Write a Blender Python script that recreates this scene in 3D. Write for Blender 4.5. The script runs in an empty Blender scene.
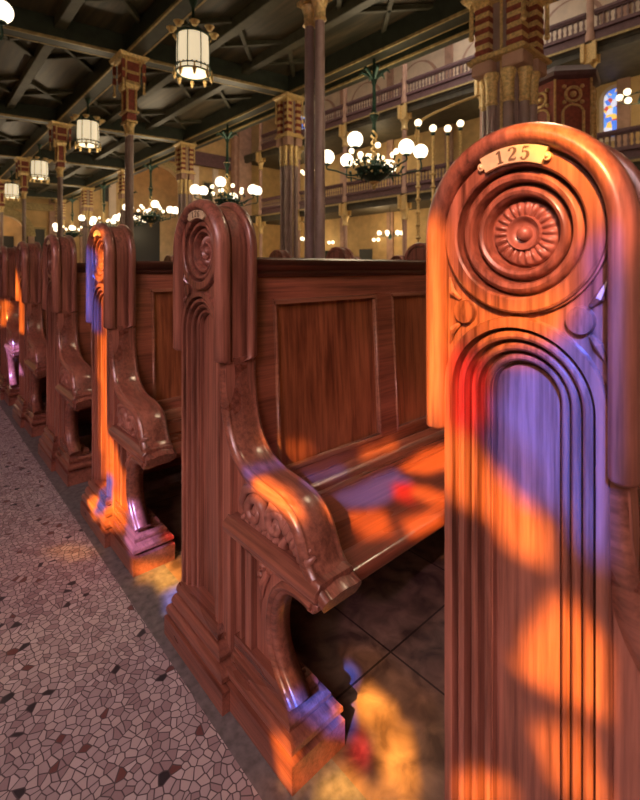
import bpy, bmesh, math, random
import numpy as np
from mathutils import Vector, Matrix
PI = math.pi
random.seed(4)
scn = bpy.context.scene
COL = scn.collection
CAM = (-0.6, 0.0, 1.09)

# ------------------------------------------------------------------ materials
def new_mat(name):
    m = bpy.data.materials.new(name); m.use_nodes = True
    nt = m.node_tree
    return m, nt, nt.nodes['Principled BSDF']
def plain(name, col, rough=.5, metal=0, noise=0, nscale=8, spec=.5, emit=None, es=0, coat=0):
    m, nt, b = new_mat(name)
    b.inputs['Base Color'].default_value = (*col, 1)
    b.inputs['Roughness'].default_value = rough
    b.inputs['Metallic'].default_value = metal
    b.inputs['Specular IOR Level'].default_value = spec
    b.inputs['Coat Weight'].default_value = coat
    if emit:
        b.inputs['Emission Color'].default_value = (*emit, 1)
        b.inputs['Emission Strength'].default_value = es
    if noise:
        tc = nt.nodes.new('ShaderNodeTexCoord')
        n = nt.nodes.new('ShaderNodeTexNoise'); n.inputs['Scale'].default_value = nscale
        n.inputs['Detail'].default_value = 4
        r = nt.nodes.new('ShaderNodeValToRGB')
        r.color_ramp.elements[0].position = .3; r.color_ramp.elements[1].position = .7
        r.color_ramp.elements[0].color = (*[c*(1-noise) for c in col], 1)
        r.color_ramp.elements[1].color = (*[min(1, c*(1+noise)) for c in col], 1)
        nt.links.new(tc.outputs['Object'], n.inputs['Vector'])
        nt.links.new(n.outputs['Fac'], r.inputs['Fac'])
        nt.links.new(r.outputs['Color'], b.inputs['Base Color'])
    return m
def wood(name, c0, c1, axis='z', rough=.32, coat=.35, fine=60, figure=False, bump=.3):
    m, nt, b = new_mat(name)
    N, Lk = nt.nodes, nt.links
    tc = N.new('ShaderNodeTexCoord')
    def mapped(a, bb):
        mp = N.new('ShaderNodeMapping')
        sc = {'x': (a, bb, bb), 'y': (bb, a, bb), 'z': (bb, bb, a)}[axis]
        mp.inputs['Scale'].default_value = sc
        Lk.new(tc.outputs['Object'], mp.inputs['Vector'])
        return mp
    n1 = N.new('ShaderNodeTexNoise'); n1.inputs['Scale'].default_value = 1; n1.inputs['Detail'].default_value = 6
    n1.inputs['Roughness'].default_value = .65
    Lk.new(mapped(fine*.06, fine*1.6).outputs[0], n1.inputs['Vector'])
    n2 = N.new('ShaderNodeTexNoise'); n2.inputs['Scale'].default_value = 1; n2.inputs['Detail'].default_value = 3
    n2.inputs['Distortion'].default_value = 1.2 if figure else .3
    Lk.new(mapped(1.6, 9).outputs[0], n2.inputs['Vector'])
    mx = N.new('ShaderNodeMath'); mx.operation = 'MULTIPLY_ADD'
    Lk.new(n1.outputs['Fac'], mx.inputs[0]); mx.inputs[1].default_value = .55
    m2 = N.new('ShaderNodeMath'); m2.operation = 'MULTIPLY'; m2.inputs[1].default_value = .45
    Lk.new(n2.outputs['Fac'], m2.inputs[0]); Lk.new(m2.outputs[0], mx.inputs[2])
    r = N.new('ShaderNodeValToRGB')
    r.color_ramp.elements[0].position = .36; r.color_ramp.elements[1].position = .64
    r.color_ramp.elements[0].color = (*c0, 1); r.color_ramp.elements[1].color = (*c1, 1)
    Lk.new(mx.outputs[0], r.inputs['Fac'])
    Lk.new(r.outputs['Color'], b.inputs['Base Color'])
    rr = N.new('ShaderNodeMapRange'); rr.inputs['To Min'].default_value = rough-.08; rr.inputs['To Max'].default_value = rough+.18
    Lk.new(n2.outputs['Fac'], rr.inputs['Value']); Lk.new(rr.outputs[0], b.inputs['Roughness'])
    b.inputs['Coat Weight'].default_value = coat; b.inputs['Coat Roughness'].default_value = .18
    bp = N.new('ShaderNodeBump'); bp.inputs['Strength'].default_value = bump; bp.inputs['Distance'].default_value = .002
    Lk.new(n1.outputs['Fac'], bp.inputs['Height']); Lk.new(bp.outputs[0], b.inputs['Normal'])
    return m
W0, W1 = (.065, .020, .012), (.47, .175, .115)
M = {}
M['wood_v'] = wood('mahogany_upright', W0, W1, 'z')
M['wood_y'] = wood('mahogany_rail', (.11, .033, .02), (.43, .155, .10), 'y', rough=.26, coat=.6)
M['wood_carve'] = wood('mahogany_carved', (.18, .06, .04), (.44, .175, .125), 'z', rough=.36, fine=30)
M['wood_x'] = wood('mahogany_board', (.12, .034, .018), (.42, .135, .07), 'x', rough=.34)
M['wood_panel'] = wood('mahogany_panel', (.13, .034, .014), (.50, .165, .065), 'z', rough=.3, coat=.6, fine=40, figure=True)
M['wood_seat'] = wood('mahogany_seat', (.14, .035, .02), (.34, .095, .05), 'x', rough=.24, coat=.7)
M['wood_cap'] = wood('dark_cap_rail', (.03, .012, .008), (.10, .035, .02), 'x', rough=.3)
M['wood_mould'] = wood('panel_moulding', (.2, .07, .035), (.42, .17, .09), 'x', rough=.35)
M['brass'] = plain('brass_plate', (.72, .58, .36), .4, .3, .2, 40)
M['engrave'] = plain('engraved_dark_brass', (.16, .11, .06), .6, .3)
M['gold'] = plain('aged_gold_leaf', (.72, .52, .23), .42, .3, .35, 30)
M['goldtrim'] = plain('gilded_trim', (.40, .30, .13), .5, .3, .35, 12)
M['red'] = plain('painted_red', (.26, .055, .035), .6, 0, .3, 20)
M['purple'] = plain('painted_mauve_column', (.30, .205, .19), .4, 0, .15, 6)
M['baluster'] = plain('dark_mauve_baluster', (.20, .12, .11), .5)
M['purple_dark'] = plain('painted_dark_mauve', (.13, .062, .07), .5, 0, .2, 8)
M['greenmetal'] = plain('dark_green_metal', (.025, .06, .045), .4, .5, .4, 25)
M['beam'] = plain('dark_green_brown_beam', (.024, .030, .020), .45, 0, .35, 6)
M['beam2'] = plain('olive_joist', (.062, .058, .036), .5, 0, .3, 6)
M['wall_warm'] = plain('ochre_wall', (.60, .40, .18), .8, 0, .15, 2)
M['wall_pale'] = plain('pale_peach_wall', (.74, .60, .46), .8, 0, .12, 1.5)
M['wall_pink'] = plain('rose_stone', (.45, .27, .2), .7, 0, .2, 3)
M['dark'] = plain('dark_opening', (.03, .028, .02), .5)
M['slab'] = plain('gallery_soffit', (.07, .06, .04), .6, 0, .3, 3)
M['globe'] = plain('milk_glass_globe', (.9, .85, .75), .3, emit=(1, .84, .60), es=3.2)
M['bulb'] = plain('small_bulb_glass', (.9, .85, .7), .3, emit=(1, .80, .50), es=3)
# lantern glass, brighter round the bulb's height
m, nt, b = new_mat('lantern_glass')
b.inputs['Base Color'].default_value = (.9, .86, .75, 1); b.inputs['Roughness'].default_value = .35
b.inputs['Emission Color'].default_value = (1, .80, .50, 1); b.inputs['Emission Strength'].default_value = .75
M['lantern'] = m
# coffer boards of the ceiling
m, nt, b = new_mat('ceiling_boards')
tc = nt.nodes.new('ShaderNodeTexCoord'); mp = nt.nodes.new('ShaderNodeMapping'); mp.inputs['Scale'].default_value = (8, .6, 1)
n = nt.nodes.new('ShaderNodeTexNoise'); n.inputs['Scale'].default_value = 1.2; n.inputs['Detail'].default_value = 5
r = nt.nodes.new('ShaderNodeValToRGB'); r.color_ramp.elements[0].color = (.025, .025, .014, 1); r.color_ramp.elements[1].color = (.10, .072, .04, 1)
r.color_ramp.elements[0].position = .35; r.color_ramp.elements[1].position = .68
nt.links.new(tc.outputs['Object'], mp.inputs[0]); nt.links.new(mp.outputs[0], n.inputs['Vector'])
nt.links.new(n.outputs['Fac'], r.inputs[0]); nt.links.new(r.outputs[0], b.inputs['Base Color']); b.inputs['Roughness'].default_value = .42
M['ceil'] = m
# mosaic of broken stone set in dark mortar
m, nt, b = new_mat('broken_stone_mosaic')
N, Lk = nt.nodes, nt.links
tc = N.new('ShaderNodeTexCoord')
ns = N.new('ShaderNodeTexNoise'); ns.inputs['Scale'].default_value = 14; Lk.new(tc.outputs['Object'], ns.inputs['Vector'])
wp = N.new('ShaderNodeMixRGB'); wp.inputs[0].default_value = .012
Lk.new(tc.outputs['Object'], wp.inputs[1]); Lk.new(ns.outputs['Color'], wp.inputs[2])
ve = N.new('ShaderNodeTexVoronoi'); ve.feature = 'DISTANCE_TO_EDGE'; ve.inputs['Scale'].default_value = 52; ve.voronoi_dimensions = '2D'
vc = N.new('ShaderNodeTexVoronoi'); vc.feature = 'F1'; vc.inputs['Scale'].default_value = 52; vc.voronoi_dimensions = '2D'
Lk.new(wp.outputs[0], ve.inputs['Vector']); Lk.new(wp.outputs[0], vc.inputs['Vector'])
sp = N.new('ShaderNodeSeparateColor'); Lk.new(vc.outputs['Color'], sp.inputs[0])
tint = N.new('ShaderNodeValToRGB'); e = tint.color_ramp.elements
tint.color_ramp.interpolation = 'CONSTANT'
e[0].position = 0; e[0].color = (.035, .03, .035, 1); e[1].position = .022; e[1].color = (.36, .27, .27, 1)
for p_, c_ in ((.22, (.49, .41, .41)), (.45, (.56, .48, .46)), (.7, (.44, .36, .36)), (.9, (.60, .53, .52)), (.985, (.17, .07, .06))):
    q = tint.color_ramp.elements.new(p_); q.color = (*c_, 1)
Lk.new(sp.outputs[0], tint.inputs[0])
g = N.new('ShaderNodeMapRange'); g.inputs['From Min'].default_value = .04; g.inputs['From Max'].default_value = .09
Lk.new(ve.outputs['Distance'], g.inputs['Value'])
mx = N.new('ShaderNodeMixRGB'); mx.inputs[1].default_value = (.10, .078, .082, 1)
Lk.new(g.outputs[0], mx.inputs[0]); Lk.new(tint.outputs[0], mx.inputs[2]); Lk.new(mx.outputs[0], b.inputs['Base Color'])
b.inputs['Roughness'].default_value = .5
bp = N.new('ShaderNodeBump'); bp.inputs['Strength'].default_value = .25; bp.inputs['Distance'].default_value = .002
Lk.new(g.outputs[0], bp.inputs['Height']); Lk.new(bp.outputs[0], b.inputs['Normal'])
M['mosaic'] = m
M['granite'] = plain('grey_granite', (.16, .145, .14), .6, 0, .35, 45)
# marble tiles under the pews
m, nt, b = new_mat('brown_marble_tiles')
N, Lk = nt.nodes, nt.links
tc = N.new('ShaderNodeTexCoord')
br = N.new('ShaderNodeTexBrick'); br.offset = 0; br.inputs['Scale'].default_value = 1
br.inputs['Brick Width'].default_value = .42; br.inputs['Row Height'].default_value = .42; br.inputs['Mortar Size'].default_value = .003
br.inputs['Color1'].default_value = (1, 1, 1, 1); br.inputs['Color2'].default_value = (.9, .88, .88, 1); br.inputs['Mortar'].default_value = (.2, .18, .17, 1)
Lk.new(tc.outputs['Object'], br.inputs['Vector'])
n = N.new('ShaderNodeTexNoise'); n.inputs['Scale'].default_value = 14; n.inputs['Detail'].default_value = 9; n.inputs['Distortion'].default_value = .5
Lk.new(tc.outputs['Object'], n.inputs['Vector'])
r = N.new('ShaderNodeValToRGB'); r.color_ramp.elements[0].position = .35; r.color_ramp.elements[1].position = .7
r.color_ramp.elements[0].color = (.10, .06, .045, 1); r.color_ramp.elements[1].color = (.36, .23, .16, 1)
Lk.new(n.outputs['Fac'], r.inputs[0])
mx = N.new('ShaderNodeMixRGB'); mx.blend_type = 'MULTIPLY'; mx.inputs[0].default_value = 1
Lk.new(r.outputs[0], mx.inputs[1]); Lk.new(br.outputs['Color'], mx.inputs[2]); Lk.new(mx.outputs[0], b.inputs['Base Color'])
b.inputs['Roughness'].default_value = .3
M['tiles'] = m

# ------------------------------------------------------------------ mesh builder
class MB:
    def __init__(s): s.v = []; s.f = []
    def add(s, vs, fs):
        o = len(s.v); s.v += [tuple(v) for v in vs]; s.f += [tuple(i+o for i in f) for f in fs]; return s
    def box(s, x0, x1, y0, y1, z0, z1):
        return s.add([(x0,y0,z0),(x1,y0,z0),(x1,y1,z0),(x0,y1,z0),(x0,y0,z1),(x1,y0,z1),(x1,y1,z1),(x0,y1,z1)],
                     [(0,3,2,1),(4,5,6,7),(0,1,5,4),(1,2,6,5),(2,3,7,6),(3,0,4,7)])
    def bar(s, p0, p1, w, h):           # rectangular beam; top centre line p0-p1, hanging down h
        a, b_ = Vector(p0), Vector(p1); d = (b_-a); n = Vector((-d.y, d.x, 0)).normalized()*(w/2); dz = Vector((0,0,-h))
        vs = [a-n+dz, b_-n+dz, b_+n+dz, a+n+dz, a-n, b_-n, b_+n, a+n]
        return s.add(vs, [(0,1,2,3),(7,6,5,4),(0,4,5,1),(1,5,6,2),(2,6,7,3),(3,7,4,0)])
    def loft(s, rects):                 # [(z,x0,x1,y0,y1)]
        vs = []; fs = []
        for z, x0, x1, y0, y1 in rects: vs += [(x0,y0,z),(x1,y0,z),(x1,y1,z),(x0,y1,z)]
        for i in range(len(rects)-1):
            for k in range(4):
                a = i*4+k; b_ = i*4+(k+1) % 4; fs.append((a, b_, b_+4, a+4))
        fs.append((3,2,1,0)); n = (len(rects)-1)*4; fs.append((n,n+1,n+2,n+3))
        return s.add(vs, fs)
    def prism(s, poly, x0, x1):         # polygon in (y,z) extruded along x
        n = len(poly)
        vs = [(x0, y, z) for y, z in poly] + [(x1, y, z) for y, z in poly]
        fs = [tuple(range(n)), tuple(range(2*n-1, n-1, -1))]
        for i in range(n): j = (i+1) % n; fs.append((i, i+n, j+n, j))
        return s.add(vs, fs)
    def sweep(s, prof, path, closed=False, loop=False, cap=True):
        # prof [(x,r)], path [(cy,cz,ny,nz,scale)]
        m_ = len(prof); vs = []
        cx = sum(p[0] for p in prof)/m_; cr = sum(p[1] for p in prof)/m_
        for st in path:
            cy, cz, ny, nz = st[:4]; sc = st[4] if len(st) > 4 else 1
            for x, r_ in prof:
                x2 = cx+(x-cx)*sc; r2 = cr+(r_-cr)*sc
                vs.append((x2, cy+ny*r2, cz+nz*r2))
        fs = []; k = len(path)
        for i in range(k if loop else k-1):
            i2 = (i+1) % k
            for j in range(m_ if closed else m_-1):
                j2 = (j+1) % m_
                fs.append((i*m_+j, i2*m_+j, i2*m_+j2, i*m_+j2))
        if closed and cap and not loop:
            fs.append(tuple(range(m_))); fs.append(tuple(range(k*m_-1, (k-1)*m_-1, -1)))
        return s.add(vs, fs)
    def tube(s, pts, r, seg=8, cap=True):
        pts = [Vector(p) for p in pts]; n = len(pts)
        rs = r if isinstance(r, (list, tuple)) else [r]*n
        vs = []; up = None
        for i, p in enumerate(pts):
            d = (pts[min(i+1, n-1)]-pts[max(i-1, 0)])
            d = d.normalized() if d.length > 1e-9 else Vector((0,0,1))
            if up is None:
                up = Vector((0,0,1)) if abs(d.z) < .9 else Vector((1,0,0))
            a = d.cross(up).normalized(); b_ = a.cross(d).normalized(); up = b_
            for k in range(seg):
                t = 2*PI*k/seg; vs.append(p + a*math.cos(t)*rs[i] + b_*math.sin(t)*rs[i])
        fs = []
        for i in range(n-1):
            for k in range(seg):
                k2 = (k+1) % seg; fs.append((i*seg+k, i*seg+k2, (i+1)*seg+k2, (i+1)*seg+k))
        if cap: fs.append(tuple(range(seg-1, -1, -1))); fs.append(tuple(range((n-1)*seg, n*seg)))
        return s.add(vs, fs)
    def lathe(s, prof, c=(0,0,0), seg=16, flute=None):   # prof [(r,z)]
        vs = []; fs = []
        for r_, z in prof:
            for k in range(seg):
                t = 2*PI*k/seg; q = r_*(1+(flute*math.cos(t*seg/2) if flute else 0))
                vs.append((c[0]+q*math.cos(t), c[1]+q*math.sin(t), c[2]+z))
        for i in range(len(prof)-1):
            for k in range(seg):
                k2 = (k+1) % seg; fs.append((i*seg+k, i*seg+k2, (i+1)*seg+k2, (i+1)*seg+k))
        if prof[0][0] > 1e-4: fs.append(tuple(range(seg-1, -1, -1)))
        n = len(prof)
        if prof[-1][0] > 1e-4: fs.append(tuple(range((n-1)*seg, n*seg)))
        return s.add(vs, fs)
    def ball(s, c, r, seg=14, sx=1, sz=1):
        n = seg//2
        return s.lathe([(max(r*math.sin(PI*i/n), 1e-5)*sx, -r*math.cos(PI*i/n)*sz) for i in range(n+1)], c, seg)
    def mesh(s, name, bevel=0, seg=2, smooth=35):
        me = bpy.data.meshes.new(name); me.from_pydata(s.v, [], s.f)
        bm = bmesh.new(); bm.from_mesh(me)
        bmesh.ops.remove_doubles(bm, verts=bm.verts, dist=1e-5)
        bmesh.ops.recalc_face_normals(bm, faces=bm.faces)
        if bevel:
            es = [e for e in bm.edges if len(e.link_faces) == 2 and e.calc_face_angle(0) > .5]
            bmesh.ops.bevel(bm, geom=es, offset=bevel, segments=seg, affect='EDGES', clamp_overlap=True)
        bm.to_mesh(me); bm.free()
        me.polygons.foreach_set('use_smooth', [True]*len(me.polygons))
        me.set_sharp_from_angle(angle=math.radians(smooth))
        return me
    def build(s, name, mat, parent=None, bevel=0, seg=2, smooth=35):
        return link(name, s.mesh(name, bevel, seg, smooth), mat, parent)
def link(name, me, mat, parent=None):
    if mat is not None and not me.materials: me.materials.append(M[mat] if isinstance(mat, str) else mat)
    o = bpy.data.objects.new(name, me); COL.objects.link(o); o.parent = parent
    return o
def thing(name, label, cat, loc=(0,0,0), group=None):
    o = bpy.data.objects.new(name, None); COL.objects.link(o); o.location = loc
    return tag(o, label, cat, group)
def tag(o, label, cat, group=None):
    o['label'] = label; o['category'] = cat
    if group: o['group'] = group
    return o
def struct(name, mb, mat, bevel=0):
    o = mb.build(name, mat, None, bevel); o['kind'] = 'structure'; return o
KIDS = {}
def copy_tree(o, parent=None):
    c = o.copy(); COL.objects.link(c); c.parent = parent
    for ch in [k for k in o.children]: copy_tree(ch, c)
    return c
def spline(pts, n=6):
    P = [Vector(p) for p in pts]; out = []
    for i in range(len(P)-1):
        a = P[max(i-1,0)]; b_ = P[i]; c = P[i+1]; d = P[min(i+2, len(P)-1)]
        for k in range(n):
            t = k/n
            out.append(.5*((2*b_)+(c-a)*t+(2*a-5*b_+4*c-d)*t*t+(3*b_-a-3*c+d)*t**3))
    out.append(P[-1]); return out

# ------------------------------------------------------------------ the pew
CZ, AZ, R0 = 1.138, .914, .1105
def arch_path(cz, zb, n=28, tips=False):
    p = []
    if tips: p += [(0, zb-.012, 1, 0, .45), (0, zb-.008, 1, 0, .8)]
    p += [(0, zb, 1, 0)]
    k = 6
    p += [(0, zb+(cz-zb)*i/k, 1, 0) for i in range(1, k)]
    p += [(0, cz, math.cos(PI*i/n), math.sin(PI*i/n)*(1.035 if tips else 1)) for i in range(n+1)]
    p += [(0, cz-(cz-zb)*i/k, -1, 0) for i in range(1, k)]
    p += [(0, zb, -1, 0)]
    if tips: p += [(0, zb-.008, -1, 0, .8), (0, zb-.012, -1, 0, .45)]
    return p
T = .108
P_ = {}
# hood moulding that wraps the head
prof = [(.008,.109),(-.004,.111),(-.012,.115),(-.016,.122),(-.014,.128),(-.008,.134),(0,.138),(.010,.1395),(.018,.139),(.024,.136),(.026,.132),(.0262,.1245),
        (.034,.1242),(.035,.127),(.076,.127),(.077,.1242),(.0835,.1245),(.084,.133),(.089,.139),(.096,.1395),(.103,.137),(.109,.134),(.109,.109)]
P_['hood_moulding'] = (MB().sweep(prof, arch_path(CZ, .852, tips=True), closed=True).mesh('hood_moulding', smooth=50), 'wood_v')
# inlaid strip between the two beads is part of the slab
poly = [(.107, .10), (.107, CZ)] + [(.107*math.cos(PI*i/24), CZ+.107*math.sin(PI*i/24)) for i in range(25)] + [(-.107, CZ), (-.107, .10)]
mb = MB().prism(poly, .047, .104); slab_n = len(mb.v)
# arch rings running down as flutes
arch = [(.04,.1105),(.003,.1105),(0,.109),(0,.0965),(.003,.0962),(.024,.0955),(.024,.0915),(.008,.0908),(.005,.088),(.0045,.084),(.007,.0805),(.012,.0800),(.028,.0790),(.028,.0750),(.020,.0745),
        (.016,.074),(.013,.071),(.013,.067),(.016,.064),(.021,.0640),(.035,.0632),(.035,.0595),(.027,.0588),(.022,.056),(.022,.052),(.025,.049),(.030,.0490),(.030,.0475),(.046,.0468),(.046,.043),(.038,.042),(.0385,.0)]
mb.sweep(arch, arch_path(AZ, .10, 32))
arch_n = len(mb.v)
# ring frame of the rosette
circ = [(.03,.1105),(.004,.1105),(.004,.1085),(-.001,.108),(-.0035,.105),(-.0035,.090),(-.001,.0872),(.022,.0865),(.022,.0835),(.011,.083),(.006,.0805),(.003,.076),(.004,.071),(.009,.0685),(.015,.0682),(.028,.0675),(.028,.0645),(.020,.064),
        (.017,.0635),(.012,.061),(.010,.057),(.012,.053),(.018,.0505),(.026,.050),(.034,.0485),(.036,.046),(.034,.045),(.034,.0)]
nn = 56
mb.sweep(circ, [(0, CZ, math.cos(2*PI*i/nn), math.sin(2*PI*i/nn)) for i in range(nn)], loop=True)
# spandrels
for sg in (1, -1):
    zs = [AZ+(CZ-AZ)*i/30 for i in range(31)]
    vs = []
    for z in zs:
        if z < AZ+R0: yi = math.sqrt(max(R0**2-(z-AZ)**2, 0))
        else: yi = 0
        if z > CZ-R0: yi = max(yi, math.sqrt(max(R0**2-(CZ-z)**2, 0)))
        vs += [(.011, sg*min(yi, .1105), z), (.011, sg*.1115, z), (.04, sg*.1115, z)]
    fs = []
    for i in range(30):
        fs += [(3*i, 3*i+1, 3*i+4, 3*i+3), (3*i+1, 3*i+2, 3*i+5, 3*i+4)]
    mb.add(vs, fs)
    zc = (AZ+CZ)/2
    # small disc and leaf tips in each spandrel
    dsc = MB()
    for k in range(20):
        t = 2*PI*k/20
        dsc.v.append((.001, sg*.078+.0155*math.cos(t), zc+.0165*math.sin(t)))
    for k in range(20):
        t = 2*PI*k/20
        dsc.v.append((.013, sg*.078+.0165*math.cos(t), zc+.0185*math.sin(t)))
    dsc.v.append((-.002, sg*.078, zc))
    dsc.f = [(k, (k+1) % 20, 20+(k+1) % 20, 20+k) for k in range(20)] + [(k, 40, (k+1) % 20) for k in range(20)]
    mb.add(dsc.v, dsc.f)
    for dz in (1, -1):
        mb.tube([(.010, sg*.088, zc+dz*.018), (.005, sg*.098, zc+dz*.028), (.010, sg*.106, zc+dz*.050)], [.003, .0055, .0015], 6)
mb.v = mb.v[:slab_n]+[(x+(.004 if x < .045 else 0), y, z) for x, y, z in mb.v[slab_n:]]
P_['end_panel'] = (mb.mesh('end_panel', smooth=38), 'wood_v')
# rosette
mb = MB(); nr, na = 26, 144
def hgt(r, th):
    if r < .0105: return .004+.011*math.sqrt(max(0, 1-(r/.0108)**2))
    if r < .0215: q = (r-.0105)/.011; return .002+.009*q**2.2
    if r < .0235: return .0115
    q = (r-.0235)/.0215
    env = .0085*math.sin(PI*min(1, .12+q*.86))**.7
    pet = abs(math.cos(th*11)); split = .25*max(0, math.cos(th*22*1.0))*(q > .35)
    return env*(.35+.65*pet**.8)+split*.002 + .002
vs = []; fs = []
for i in range(nr+1):
    r_ = .0455*(i/nr)
    for k in range(na):
        th = 2*PI*k/na; rr = r_*(1 if i < nr-1 else 1)
        vs.append((.036-hgt(rr, th) if i < nr else .042, rr*math.cos(th), CZ+rr*math.sin(th)))
for i in range(nr):
    for k in range(na):
        k2 = (k+1) % na; fs.append((i*na+k, i*na+k2, (i+1)*na+k2, (i+1)*na+k))
P_['rosette'] = (mb.add(vs, fs).mesh('rosette', smooth=60), 'wood_carve')
# main plinth
lv = [(0,.058),(.054,.058),(.055,.040),(.062,.040),(.063,.047),(.070,.052),(.080,.051),(.088,.044),(.091,.036),(.092,.026),(.099,.026),(.100,.031),(.108,.030),(.118,.022),(.124,.014),(.125,.005),(.132,.005),(.133,.012),(.145,.011),(.154,.004),(.160,-.003)]
P_['plinth'] = (MB().loft([(z, -.002-e*.52, .106+e*.5, -.1115-e*1.4, .1115+e*.62) for z, e in lv]).mesh('plinth', 0, 1, 25), 'wood_y')
# armrest rail
rail_pts = [(-.128,.853),(-.131,.79),(-.139,.73),(-.155,.675),(-.186,.630),(-.232,.603),(-.285,.590),(-.345,.584),(-.395,.570),(-.432,.540),(-.452,.503),(-.470,.470),(-.497,.448),(-.522,.436)]
sp_ = spline([(0, y, z) for y, z in rail_pts], 5)
def with_normals(pts, side=1):
    out = []
    for i, p in enumerate(pts):
        d = pts[min(i+1, len(pts)-1)]-pts[max(i-1, 0)]; d.normalize()
        out.append((p.y, p.z, side*d.z, -side*d.y))
    return out
path = with_normals(sp_, -1)
ra = path[10]
if ra[2] > 0: path = [(a, b_, -c, -d) for a, b_, c, d in path]
prof = [(.004,-.036),(-.004,-.022),(-.005,-.012),(.001,-.004),(.008,-.001),(.014,-.004),(.018,-.003),(.04,.002),(.068,.002),(.090,-.003),(.094,-.004),(.100,-.001),(.107,-.004),(.113,-.012),(.112,-.022),(.104,-.036)]
P_['armrest'] = (MB().sweep(prof, path, closed=True).mesh('armrest', smooth=48), 'wood_y')
# side web below the rail
inner = [(p[0]-p[2]*.022, p[1]-p[3]*.022) for p in path[::3]]
poly = [(-.10,.44),(-.10,.84)]+[(y, z) for y, z in inner if y > -.455 or z > .47] + [(-.46,.44)]
mb = MB().prism(poly, .026, .088)
mb.prism([(-.1115,.10),(-.1115,.842),(-.128,.842),(-.134,.73),(-.150,.66),(-.152,.10)], .004, .10)
mb.prism([(-.10,.10),(-.10,.43),(-.47,.43),(-.465,.405),(-.40,.402),(-.355,.375),(-.330,.335),(-.322,.29),(-.330,.24),(-.352,.205),(-.385,.17),(-.40,.10)], .022, .045)
for y in (-.176,): mb.tube([(.025, y, .16), (.025, y, .41)], .007, 8)
for a_, b_ in ((-.192,-.20), (-.218,-.245)): mb.box(.006, .052, b_, a_, .10, .425)
mb.prism([(-.205,.425),(-.205,.398),(-.25,.396),(-.44,.398),(-.47,.41),(-.47,.425)], .006, .10)
mb.tube([(.022,-.295,.372),(.014,-.283,.345),(.024,-.262,.29),(.026,-.255,.22)], [.009,.010,.006,.003], 8)
mb.ball((.022,-.272,.378), .011, 10); mb.ball((.022,-.31,.385), .010, 10); mb.ball((.022,-.262,.352), .009, 10)
P_['bracket'] = (mb.mesh('bracket', 0, 1, 25), 'wood_v')
# curved brace of the support
cp = with_normals(spline([(0,y,z) for y, z in [(-.475,.392),(-.43,.394),(-.385,.386),(-.352,.355),(-.337,.31),(-.336,.265),(-.347,.225),(-.372,.190),(-.402,.163),(-.415,.150)]], 4), 1)
if cp[18][2] > 0: cp = [(a, b_, -c, -d) for a, b_, c, d in cp]
prof = [(.006,.018),(-.004,.016),(-.008,.010),(-.005,.003),(.000,.001),(.001,-.006),(.006,-.010),(.014,-.012),(.044,-.012),(.052,-.010),(.056,-.006),(.057,.001),(.062,.003),(.064,.010),(.058,.018)]
prof = [(x, r_) for x, r_ in prof]
P_['brace'] = (MB().sweep([(x, -r_) for x, r_ in prof], cp, closed=True).mesh('brace', smooth=45), 'wood_y')
# seat-level ledge on the face
mb = MB()
mb.sweep([(.02,.422),(-.008,.422),(-.014,.427),(-.016,.436),(-.012,.444),(-.004,.449),(0,.456),(.02,.458),(.10,.458),(.106,.45),(.108,.436),(.106,.424)],
         [(y, 0, 0, 1) for y in (-.142, -.2, -.35, -.47, -.50)], closed=True)
mb.sweep([(.02,.408),(-.002,.408),(-.006,.415),(-.004,.423),(.11,.423),(.112,.415),(.108,.408)], [(y, 0, 0, 1) for y in (-.13, -.3, -.485)], closed=True)
mb.prism([(-.43,.41),(-.492,.41),(-.494,.400),(-.482,.396),(-.478,.386),(-.462,.384),(-.452,.392),(-.43,.394)], 0, .106)
P_['arm_ledge'] = (mb.mesh('arm_ledge', .0012, 1), 'wood_y')
# scrolled leaf carving
mb = MB()
def curl(cy, cz, r0, turns, a0, sgn=1, w=.010, x=.013):
    w *= 1.3
    pts = []; rs = []
    n_ = 26
    for i in range(n_+1):
        t = i/n_; a = a0+sgn*2*PI*turns*t; r_ = r0*(1-t*.82)
        pts.append((x-.007*math.sin(PI*t), cy+r_*math.cos(a), cz+r_*math.sin(a))); rs.append(w*(1-.55*t)*(1+.12*math.sin(i*1.9)))
    mb.tube(pts, rs, 8); mb.ball(pts[-1], w*.8, 8)
curl(-.262,.508,.040,1.3,-2.6,-1,.0115,.010); curl(-.345,.510,.034,1.2,2.9,-1,.0105,.010)
mb.tube([(.022,-.200,.475),(.008,-.205,.515),(.004,-.228,.552),(.010,-.262,.562),(.020,-.300,.552)], [.007,.011,.013,.011,.005], 8)
mb.tube([(.020,-.300,.478),(.006,-.312,.515),(.004,-.338,.552),(.010,-.372,.552),(.020,-.402,.53)], [.006,.010,.013,.010,.004], 8)
for i in range(7):
    t = i/6; y = -.375-.075*t; z = .540-.055*t
    mb.tube([(.022,y+.016,z-.045+.02*t),(.006,y+.004,z-.018),(.006,y-.006,z-.004),(.020,y-.014,z+.004)], [.006,.011,.010,.004], 8)
for i in range(8):
    y = -.205-.022*i
    mb.tube([(.024,y,.462),(.008,y-.006,.476),(.018,y-.016,.490+.006*(i % 2))], [.008,.0105,.005], 7)
for y, z in ((-.262,.508),(-.345,.510),(-.222,.500),(-.305,.495)): mb.ball((.008,y,z), .012, 10)
P_['leaf_carving'] = (mb.mesh('leaf_carving', smooth=60), 'wood_carve')
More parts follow.
